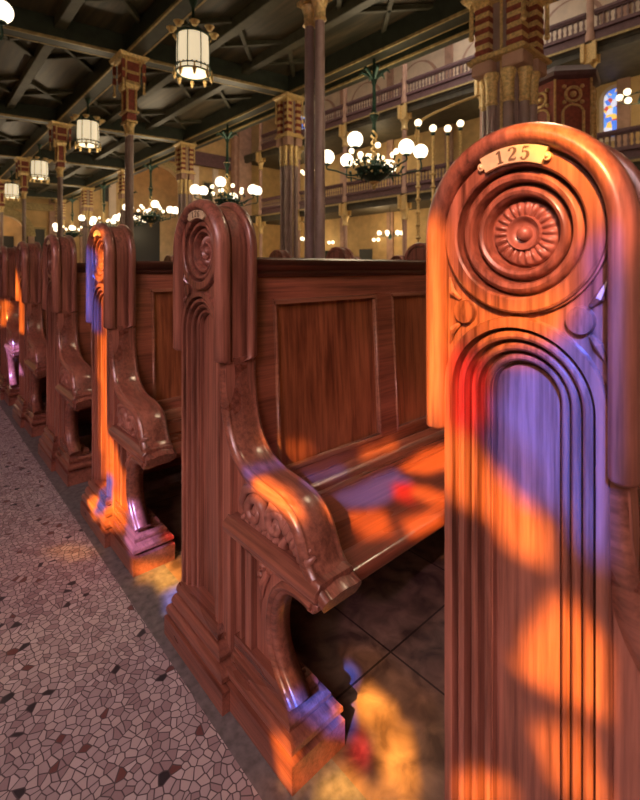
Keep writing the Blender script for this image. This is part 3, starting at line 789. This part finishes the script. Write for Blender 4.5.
plab = ['', 'massive clustered pier with red-striped upper shafts rising behind the head of pew 125',
        'clustered pier with red and gold capital left of the twin-shafted column',
        'clustered pier left of the arch-topped head of the second pew, below the gallery beam end',
        'clustered pier seen small beyond the third pew head', 'distant clustered pier of the nave arcade', 'farthest clustered pier of the nave arcade']
for i, y in enumerate(YG):
    if i == 0: continue
    o = pr if first else copy_tree(pr); first = False
    o.location = (XG, y+(.15 if i == 1 else 0), 0); o.scale = (1.03, 1.03, 1) if i == 1 else (.58, .58, 1); tag(o, plab[i], 'pier', 'clustered piers along the nave')

# ------------------------------------------------------------------ lanterns
def lantern():
    t = thing('hanging_lantern', '', 'lantern')
    MB().tube([(0,0,5.02-3.94),(0,0,.56)], .022, 8).lathe([(.02,.95),(.06,1.05),(.07,1.08)]).build('hanging_rod', 'greenmetal', t)
    n = 16
    MB().lathe([(.05,.0),(.20,.0),(.232,.03),(.236,.30),(.225,.53),(.10,.55)], (0,0,0), 32).build('glass_shade', 'lantern', t)
    mb = MB()
    for k in range(8):
        a = 2*PI*k/8; mb.tube([(.238*math.cos(a), .238*math.sin(a), 0), (.242*math.cos(a), .242*math.sin(a), .3), (.23*math.cos(a), .23*math.sin(a), .56)], .008, 6)
    for r_, z, q in ((.245,.08,.010),(.240,.01,.013),(.235,.545,.014)):
        mb.tube([(r_*math.cos(2*PI*k/32), r_*math.sin(2*PI*k/32), z) for k in range(33)], q, 6)
    for k in range(24): a = 2*PI*k/24; mb.ball((.246*math.cos(a), .246*math.sin(a), .095), .014, 6)
    for k in range(4): a = 2*PI*k/4; mb.tube([(0,0,.75), (.16*math.cos(a), .16*math.sin(a), .62), (.23*math.cos(a), .23*math.sin(a), .56)], .009, 6)
    mb.build('metal_cage', 'greenmetal', t)
    for k in range(8):
        a = 2*PI*(k+.5)/8; c = (.30*math.cos(a), .30*math.sin(a), .57)
        MB().lathe([(.01,-.02),(.035,-.01),(.055,.03),(.075,.05),(.02,.06)], c, 10).build('crown_leaf', 'gold', t)
    for k in range(8):
        a = 2*PI*(k+.5)/8; c = (.262*math.cos(a), .262*math.sin(a), 0)
        MB().ball((c[0], c[1], -.03), .033, 8).lathe([(.02,-.05),(.022,-.08),(.002,-.11)], c, 8).tube([(c[0],c[1],0),(c[0],c[1],.07)], .012, 6).build('pendant', 'gold', t)
    return t
ln = lantern()
llab = ['largest hanging white glass lantern with gilded crown, top left of centre', 'second largest hanging white lantern, left of the slim column capital',
        'third hanging white lantern in the receding row', 'small fourth hanging lantern near the left edge', 'tiny farthest lantern of the row']
llab.append('unseen white glass lantern added to the row, hanging overhead beside the nearest clustered pier')
for i in (0, 1, 2, 3, 4, -1):
    o = ln if i == 0 else copy_tree(ln)
    o.location = (XB, 6.25+5.3*i, 3.93); tag(o, llab[i], 'lantern', 'lanterns hanging over the pews')
    l = bpy.data.lights.new('lantern_light', 'POINT'); l.energy = 70 if i < 0 else 32; l.color = (1, .78, .5); l.shadow_soft_size = .22  # the unseen lantern is added with a stronger lamp to brighten the pier
    lo = bpy.data.objects.new('lantern_light', l); COL.objects.link(lo); lo.location = (XB-.0, 6.25+5.3*i, 3.35)

# ------------------------------------------------------------------ chandeliers
def chandelier(R=.88, n=6):
    t = thing('globe_chandelier', '', 'chandelier')     # origin at its hook, body hangs below
    mb = MB().lathe([(.03,-1.25),(.05,-1.2),(.035,-1.0),(.09,-.85),(.04,-.75),(.03,-.3),(.06,-.2),(.03,-.1),(.03,.2)], (0,0,0), 12)
    for k in range(6):
        a = 2*PI*k/6; mb.tube([(0,0,-.22), (.12*math.cos(a), .12*math.sin(a), -.08), (.24*math.cos(a), .24*math.sin(a), -.02), (.30*math.cos(a), .30*math.sin(a), -.09)], [.02,.035,.03,.008], 6)
    mb.build('stem', 'greenmetal', t)
    mb = MB()
    for ph in (0, PI):
        mb.tube([(.045*math.cos(ph+i*.55), .045*math.sin(ph+i*.55), -1.15-i*.022) for i in range(25)], .022, 6)
    mb.lathe([(.005,-2.25),(.05,-2.2),(.03,-2.15),(.10,-2.1),(.05,-2.05),(.07,-1.95)], (0,0,0), 12)
    mb.lathe([(.06,-.86),(.10,-.84),(.06,-.82)], (0,0,0), 10)
    mb.build('gilded_twist', 'gold', t)
    mb = MB().lathe([(.05,-2.12),(.16,-2.06),(.28,-1.98),(.36,-1.86),(.30,-1.84),(.16,-1.9),(.08,-1.7)], (0,0,0), 20)
    rnd = random.Random(7)
    for k in range(130):
        a = rnd.uniform(0, 2*PI); rr = rnd.uniform(.08,.52); z = -1.98+rnd.uniform(-.10,.30)*(1-rr*.6)
        p = Vector((rr*math.cos(a), rr*math.sin(a), z))
        q = p+Vector((rnd.uniform(-.09,.09), rnd.uniform(-.09,.09), rnd.uniform(.02,.1)))
        mb.tube([p, (p+q)/2+Vector((0,0,.03)), q], [.008,.026,.005], 5)
    mb.build('foliage_basket', 'greenmetal', t)
    mb = MB()
    for k in range(40):
        a = rnd.uniform(0, 2*PI); rr = rnd.uniform(.1,.5); mb.ball((rr*math.cos(a), rr*math.sin(a), -1.95+rnd.uniform(-.1,.28)*(1-rr*.6)), .022, 6)
    mb.build('gilded_buds', 'gold', t)
    for k in range(n):
        a = 2*PI*k/n+.35; ca, sa = math.cos(a), math.sin(a); zz = -1.52 if k % 2 else -1.64
        arm = MB().tube(spline([(.2*ca,.2*sa,-1.95),(.45*ca,.45*sa,-1.98),(.7*ca,.7*sa,-1.9),(R*ca,R*sa,-1.86),(R*ca,R*sa,zz-.16)], 4), .016, 6)
        arm.lathe([(.02,-.16),(.07,-.14),(.06,-.12)], (R*ca, R*sa, zz), 10).build('arm', 'greenmetal', t)
        MB().ball((R*ca, R*sa, zz), .135, 18).build('glass_globe', 'globe', t)
    for k in range(8):
        a = 2*PI*k/8+.1; r_ = .42; MB().ball((r_*math.cos(a), r_*math.sin(a), -1.66+.14*(k % 2)), .055, 10).build('small_globe', 'bulb', t)
    return t
ch = chandelier()
chl = ['large green and gold globe chandelier hanging right of the twin-shafted column', 'globe chandelier hanging above and right of the second pew head',
       'globe chandelier hanging between the second and third pew heads, before the arch', 'globe chandelier beyond the third pew head', 'farthest globe chandelier of the nave row']
def plamp(name, loc, e, size=.4, c=(1,.78,.48)):
    l = bpy.data.lights.new(name, 'POINT'); l.energy = e; l.color = c; l.shadow_soft_size = size
    lo = bpy.data.objects.new(name, l); COL.objects.link(lo); lo.location = loc
for i in range(5):
    o = ch if i == 0 else copy_tree(ch)
    o.location = (XG, 5.75+5.33*i, 4.80); o.rotation_euler.z = .5*i
    tag(o, chl[i], 'chandelier', 'chandeliers hanging between the nave piers')
    plamp('chandelier_light', (XG, 5.75+5.33*i, 4.0), 60, .6)
o = copy_tree(ch); o.location = (-.62, 6.98, 5.23); o.rotation_euler.z = -.7295-.35-PI/6
for c_ in o.children:
    if c_.name.startswith('stem'): c_.scale.z = .62
    else: c_.location.z = .52
tag(o, 'globe chandelier over the aisle, two white globes of it showing at the top left corner', 'chandelier')
for i, (x, y, z) in enumerate([(9.2, 27.5, 5.6), (12.4, 25.0, 5.6), (1.0, 27.0, 4.98), (15.6, 27.5, 5.6)]):
    o = copy_tree(ch); o.location = (x, y, z); o.rotation_euler.z = i
    tag(o, ['distant globe chandelier left of the arch in the end wall', 'distant globe chandelier right before the tall arch of the end wall',
            'distant globe chandelier at the left edge near the small arch', 'distant globe chandelier between the arch and the corner pier'][i], 'chandelier')

# ------------------------------------------------------------------ galleries across the nave
BAY = 4.4; YC = [1.8+BAY*k for k in range(-1, 7)]
def baluster_bay():
    t = thing('gallery_balustrade', '', 'balustrade')
    MB().box(-.12,.12,0,BAY-.3,1.05,1.16).box(-.08,.08,0,BAY-.3,.98,1.05).build('top_rail', 'purple_dark', t)
    MB().box(-.08,.12,0,BAY-.3,0,.34).box(-.16,.12,0,BAY-.3,.34,.42).box(-.12,.12,0,BAY-.3,.42,.5).box(-.20,.12,0,BAY-.3,-.12,0).build('fascia', 'purple_dark', t, .01, 1)
    MB().box(-.23,-.20,0,BAY-.3,-.14,-.05).build('gilded_lip', 'goldtrim', t)
    bm_ = MB().lathe([(.05,.5),(.05,.55),(.03,.58),(.055,.68),(.03,.8),(.03,.88),(.045,.92),(.045,.98)], (0,0,0), 8).mesh('baluster')
    for k in range(21):
        b_ = link('baluster', bm_, 'baluster', t); b_.location = (0, .1+k*(BAY-.5)/20, 0)
    return t
bb = baluster_bay(); first = True
names = ['rightmost', 'second from the right', 'third from the right', 'fourth from the right', 'fifth from the right', 'sixth from the right', 'farthest left']
for z, lv_ in ((5.0, 'lower'), (9.7, 'upper')):
    for i in range(7):
        o = bb if first else copy_tree(bb); first = False
        o.location = (XO, YC[i]+.15, z); tag(o, 'mauve balustrade of the %s far gallery, bay %s' % (lv_, names[i]), 'balustrade', 'balustrade bays of the far galleries')
    struct('ceiling', MB().box(XO-.1, XW, -6, YEND, z-.25, z+.05), 'slab')
    struct('trim_9', MB().box(XO-.05, XO+.15, -6, YEND, z-.5, z-.12), 'slab')
def far_col():
    t = thing('gallery_column', '', 'column')
    for z0, z1 in ((0, 4.9), (5.0, 9.6), (9.7, 15.9)):
        MB().lathe([(.17,z0),(.17,z0+.3),(.13,z0+.4),(.125,z1-1.1),(.13,z1)], (0,0,0), 14).build('shaft', 'wall_pink', t)
        mb = MB().lathe([(.14,z1-1.3),(.2,z1-1.25),(.16,z1-1.15),(.17,z1-.9),(.26,z1-.75),(.22,z1-.7)], (0,0,0), 10)
        for sx in (-1,1):
            for sy in (-1,1): mb.box(sx*.2-.07, sx*.2+.07, sy*.2-.07, sy*.2+.07, z1-.7, z1)
        mb.box(-.14,.14,-.14,.14,z1-.7,z1); mb.build('capital', 'gold', t, .01)
    return t
fc = far_col(); first = True
for i, y in enumerate(YC):
    if y < 0: continue
    o = fc if first else copy_tree(fc); first = False
    o.location = (XO-.05, y, 0)
    tag(o, 'tall pink column carrying the far galleries, %s one counted from the right' % ['', 'first','second','third','fourth','fifth','sixth','seventh'][i], 'column', 'columns of the far galleries')
# upper wall of painted arches behind the top gallery
for i, y in enumerate(YC):
    if i == 7: continue
    yc = y+BAY/2; n = 16
    pts = [(yc-1.5, 10.6)]+[(yc-1.5*math.cos(PI*k/n), 12.4+1.5*math.sin(PI*k/n)) for k in range(n+1)]+[(yc+1.5, 10.6)]
    struct('trim_10', MB().prism(pts, XW-.10, XW-.04), 'wall_pink')
    pts2 = [(a+(yc-a)*.13, b_-.1) for a, b_ in pts]
    struct('trim_10', MB().prism(pts2, XW-.14, XW-.09), 'wall_pale')
    struct('trim_11', MB().box(XW-.15, XW-.02, y-.25, y+.25, 0, 16), 'wall_pink')
struct('wall_right', MB().box(XW-.035, XW-.001, -6, YEND, 9.7, 16), 'wall_pale')
# doors and windows of the far wall
for i, y in enumerate(YC[:-1]):
    yc = y+BAY/2
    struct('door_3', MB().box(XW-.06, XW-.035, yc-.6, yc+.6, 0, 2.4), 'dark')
m, nt, b = new_mat('coloured_window_glass'); N = nt.nodes; Lk = nt.links
tc = N.new('ShaderNodeTexCoord'); v = N.new('ShaderNodeTexVoronoi'); v.inputs['Scale'].default_value = 4.5
Lk.new(tc.outputs['Object'], v.inputs['Vector']); sp2 = N.new('ShaderNodeSeparateColor'); Lk.new(v.outputs['Color'], sp2.inputs[0])
r = N.new('ShaderNodeValToRGB'); r.color_ramp.interpolation = 'CONSTANT'
r.color_ramp.elements[0].color = (.08, .2, .75, 1); r.color_ramp.elements[1].position = .35; r.color_ramp.elements[1].color = (.6, .62, .75, 1)
for p_, c_ in ((.6, (.8, .5, .1, 1)), (.75, (.12, .3, .8, 1)), (.9, (.5, .08, .05, 1))):
    q = r.color_ramp.elements.new(p_); q.color = c_
Lk.new(sp2.outputs[0], r.inputs[0]); Lk.new(r.outputs[0], b.inputs['Base Color']); Lk.new(r.outputs[0], b.inputs['Emission Color']); b.inputs['Emission Strength'].default_value = 1.1  # emission stands in for daylight behind the glass
M['stained'] = m
for k, (yc, z0) in enumerate([(6.56, 7.0), (28.6, 11.2)]):
    n = 12; pts = [(yc-.42, z0)]+[(yc-.42*math.cos(PI*i/n), z0+1.7+.42*math.sin(PI*i/n)) for i in range(n+1)]+[(yc+.42, z0)]
    o = struct('window_3', MB().prism(pts, XW-.06, XW-.02), 'stained')
    pts = [(yc-.62, z0-.2)]+[(yc-.62*math.cos(PI*i/n), z0+1.7+.62*math.sin(PI*i/n)) for i in range(n+1)]+[(yc+.62, z0-.2)]
    MB().prism(pts, XW-.03, XW-.005).build('window_frame', 'wall_pale', o)

# small ring chandeliers under the far gallery, wall lamps
def ring_lamp():
    t = thing('ring_chandelier', '', 'chandelier')
    mb = MB().tube([(0,0,0),(0,0,-1.5)], .02, 6).tube([(.7*math.cos(2*PI*k/20), .7*math.sin(2*PI*k/20), -1.7) for k in range(21)], .02, 6)
    for k in range(3): a = 2*PI*k/3; mb.tube([(0,0,-1.4),(.7*math.cos(a), .7*math.sin(a), -1.7)], .012, 5)
    mb.lathe([(.01,-1.95),(.12,-1.85),(.1,-1.75),(.02,-1.5)], (0,0,0), 10)
    mb.build('frame', 'greenmetal', t)
    for k in range(7):
        a = 2*PI*k/7; MB().ball((.7*math.cos(a), .7*math.sin(a), -1.55), .13, 12).build('glass_globe', 'bulb', t)
    return t
rl = ring_lamp(); first = True
for i, (x, y, z) in enumerate([(20.6, 5.0, 9.4), (20.6, 12.8, 4.7), (20.6, 17.5, 4.7), (20.6, 24.6, 4.7), (20.6, 24.6, 9.4), (20.6, 19.0, 9.4), (20.6, 8.9, 4.7)]):
    o = rl if first else copy_tree(rl); first = False
    o.location = (x, y, z); tag(o, 'small ring of globes %s the far gallery, %s' % (('under' if z < 5 else 'above the rail of'), ['at the right edge', 'low right of centre', 'behind the big chandelier', 'low by the corner pier', 'high by the corner pier', 'beside the twin-shafted column', 'left of pew 125'][i]), 'chandelier', 'ring chandeliers of the far galleries')
    plamp('ring_light', (x, y, z-2.3), 55, .5)
def sconce():
    t = thing('wall_sconce', '', 'wall lamp')
    MB().tube([(0,0,0),(-.25,0,-.05),(-.3,0,.1)], .02, 6).tube([(-.3,-.2,.1),(-.3,.2,.1)], .015, 6).ball((0,0,0), .06, 8).build('bracket', 'gold', t)
    for sg in (-1, 1): MB().ball((-.3, sg*.2, .23), .12, 12).build('glass_globe', 'bulb', t)
    return t
scx = sconce(); first = True
for i in range(9):
    o = scx if first else copy_tree(scx); first = False
    if i < 6: o.location = (XW-.05, YC[i+1]+1.0, 2.75)
    else: o.location = ([10.0, 14.9, 1.2][i-6], YEND-.02, 2.9); o.rotation_euler.z = PI/2
    tag(o, ('twin-globe sconce under the far gallery, %s one counted from the right' % ['first','second','third','fourth','fifth','sixth'][i]) if i < 6 else 'twin-globe sconce on the end wall, ' + ['left of the tall arch', 'right of the tall arch', 'left of the small arch'][i-6], 'wall lamp', 'twin-globe wall sconces')

# ------------------------------------------------------------------ pulpit behind the pier, tall candelabrum
t = thing('pulpit', 'red and gold polygonal pulpit canopy behind the clustered pier above pew 125', 'pulpit', (7.35, 2.98, 0))
def hexa(r_, n=6, a0=.2): return [(r_*math.cos(a0+2*PI*k/n), r_*math.sin(a0+2*PI*k/n)) for k in range(n)]
def hexloft(lv):
    mb = MB(); vs = []; fs = []
    for r_, z in lv: vs += [(x, y, z) for x, y in hexa(r_)]
    for i in range(len(lv)-1):
        for k in range(6): k2 = (k+1) % 6; fs.append((i*6+k, i*6+k2, i*6+6+k2, i*6+6+k))
    fs += [(5,4,3,2,1,0), tuple(range((len(lv)-1)*6, len(lv)*6))]
    return mb.add(vs, fs)
hexloft([(.25,0),(.25,1.4),(.5,2.0),(.52,4.0)]).build('body', 'red', t)
hexloft([(.52,4.0),(.60,4.04),(.62,4.10),(.56,4.14),(.50,4.22)]).build('cornice', 'purple_dark', t)
hexloft([(.56,1.96),(.58,2.0),(.54,2.06)]).build('gold_band', 'gold', t)
hx = hexa(.525)
for k in range(6):
    a, b_ = Vector((*hx[k], 0)), Vector((*hx[(k+1) % 6], 0)); n = ((a+b_)/2).normalized(); u = (b_-a).normalized(); c = (a+b_)/2+n*.01
    mb = MB()
    P = lambda s_, z: tuple(c+u*s_+Vector((0,0,z)))
    mb.tube([P(-.15,3.05), P(-.15,3.5)], .022, 6); mb.tube([P(.15,3.05), P(.15,3.5)], .022, 6)
    mb.tube([P(.15*math.cos(PI*i/8), 3.48+.12*math.sin(PI*i/8)) for i in range(9)], .018, 6)
    mb.tube([P(.11*math.cos(2*PI*i/16), 3.76+.11*math.sin(2*PI*i/16)) for i in range(17)], .024, 6)
    mb.ball(P(0,3.76), .05, 8)
    for sx in (-1,1):
        for sz in (-1,1): mb.ball(P(sx*.13,3.76+sz*.12), .035, 6)
    mb.tube([tuple(a*1.01+Vector((0,0,2.05))), tuple(a*1.01+Vector((0,0,4.0)))], .018, 6)
    mb.build('gold_ornament', 'gold', t)
t = thing('standing_candelabrum', 'tall gilded standing candelabrum with small globes left of the head of pew 125', 'candelabrum', (8.6, 6.3, 0))
MB().lathe([(.3,0),(.28,.1),(.12,.2),(.08,.6)], (0,0,0), 14).build('base', 'gold', t)
for k, (dx, dy) in enumerate([(0,0),(-.28,.22),(.28,-.22),(.5,-.42)]):
    mb = MB(); h = 4.2+.12*(k % 2)
    mb.tube([(dx*.1, dy*.1, .5), (dx, dy, 1.0), (dx, dy, h)], .035, 8)
    for z in [1.2+.3*i for i in range(8)]: mb.lathe([(.03,-.05),(.07,0),(.03,.05)], (dx, dy, z), 8)
    mb.build('stem', 'gold', t)
    MB().lathe([(.03,0),(.06,.05),(.03,.1)], (dx, dy, h), 8).build('candle_cup', 'greenmetal', t)
    MB().ball((dx, dy, h+.18), .085, 12).build('glass_globe', 'bulb', t)
mb = MB().tube(spline([(-.32,.26,3.9),(-.26,.2,4.5),(.3,-.25,4.9),(.9,-.7,5.2)], 6), .03, 6); mb.build('curved_bracket', 'gold', t)

# ------------------------------------------------------------------ light
S = Vector((-1, -.55, .75)).normalized()
l = bpy.data.lights.new('sun', 'SUN'); l.energy = 32; l.angle = math.radians(.36); l.color = (1, .97, .92)
o = bpy.data.objects.new('sun', l); COL.objects.link(o); o.rotation_euler = S.to_track_quat('Z', 'Y').to_euler()
def area(name, loc, target, sx, sy, e, c):
    l = bpy.data.lights.new(name, 'AREA'); l.shape = 'RECTANGLE'; l.size = sx; l.size_y = sy; l.energy = e; l.color = c
    o = bpy.data.objects.new(name, l); COL.objects.link(o); o.location = loc
    o.rotation_euler = (Vector(loc)-Vector(target)).to_track_quat('Z', 'Y').to_euler()
    return o
wd = area('side_daylight_fill', (WX+.06, -.4, 3.2), (0, .9, .5), 3.8, 1.9, 70, (1, .73, .69))
wd.data.spread = math.radians(105)
area('side_daylight_fill', (WX+.06, 9, 3.2), (0, 8, .5), 5.4, 1.9, 9, (1, .76, .74))  # added fill along the solid wall, no window built here
area('nave_fill', (12.4, 12, 15.8), (12.4, 12, 0), 12, 30, 1000, (1, .82, .62))  # added fill lamp under the closed nave ceiling, no skylight
area('upper_wall_fill', (21, 12, 15.7), (23, 12, 12), 1.5, 30, 700, (1, .9, .8))  # added lamp to brighten the upper gallery wall, no window behind it
for y in (3, 11, 19, 27):
    plamp('gallery_light', (21.2, y, 3.6), 95, .5, (1, .72, .38)); plamp('gallery_light', (21.2, y, 8.2), 55, .5, (1, .75, .42))
plamp('aisle_light', (-1.2, -3.0, 4.2), 25, .6)
for x, y in ((3.4, YEND+1.8), (12.4, YEND+1.8)): plamp('vestibule_light', (x, y, 3.6), 25, .5)
for x, y, z in ((-1, 24, 3.6), (9, 26, 5), (15, 26, 5)): plamp('end_light', (x, y, z), 110, .5)

w = bpy.data.worlds.new('world'); scn.world = w; w.use_nodes = True
w.node_tree.nodes['Background'].inputs[0].default_value = (.7, .8, 1, 1); w.node_tree.nodes['Background'].inputs[1].default_value = .6

# ------------------------------------------------------------------ camera
cam = bpy.data.cameras.new('camera'); co = bpy.data.objects.new('camera', cam); COL.objects.link(co)
cam.sensor_fit = 'HORIZONTAL'; cam.sensor_width = 36; cam.lens = 460/640*36; cam.shift_y = -132/640
cam.clip_start = .02; cam.clip_end = 200
co.location = CAM; co.rotation_euler = (PI/2, 0, -math.atan2(.6665, .7455))
cam.dof.use_dof = True; cam.dof.focus_distance = 1.05; cam.dof.aperture_fstop = 7
scn.camera = co
scn.view_settings.view_transform = 'Standard'; scn.view_settings.look = 'None'
scn.view_settings.exposure = 0; scn.view_settings.gamma = 1; scn.view_settings.use_curve_mapping = False
scn.cycles.use_denoising = True
scn.cycles.max_bounces = 6; scn.cycles.transparent_max_bounces = 4
scn.cycles.sample_clamp_indirect = 4
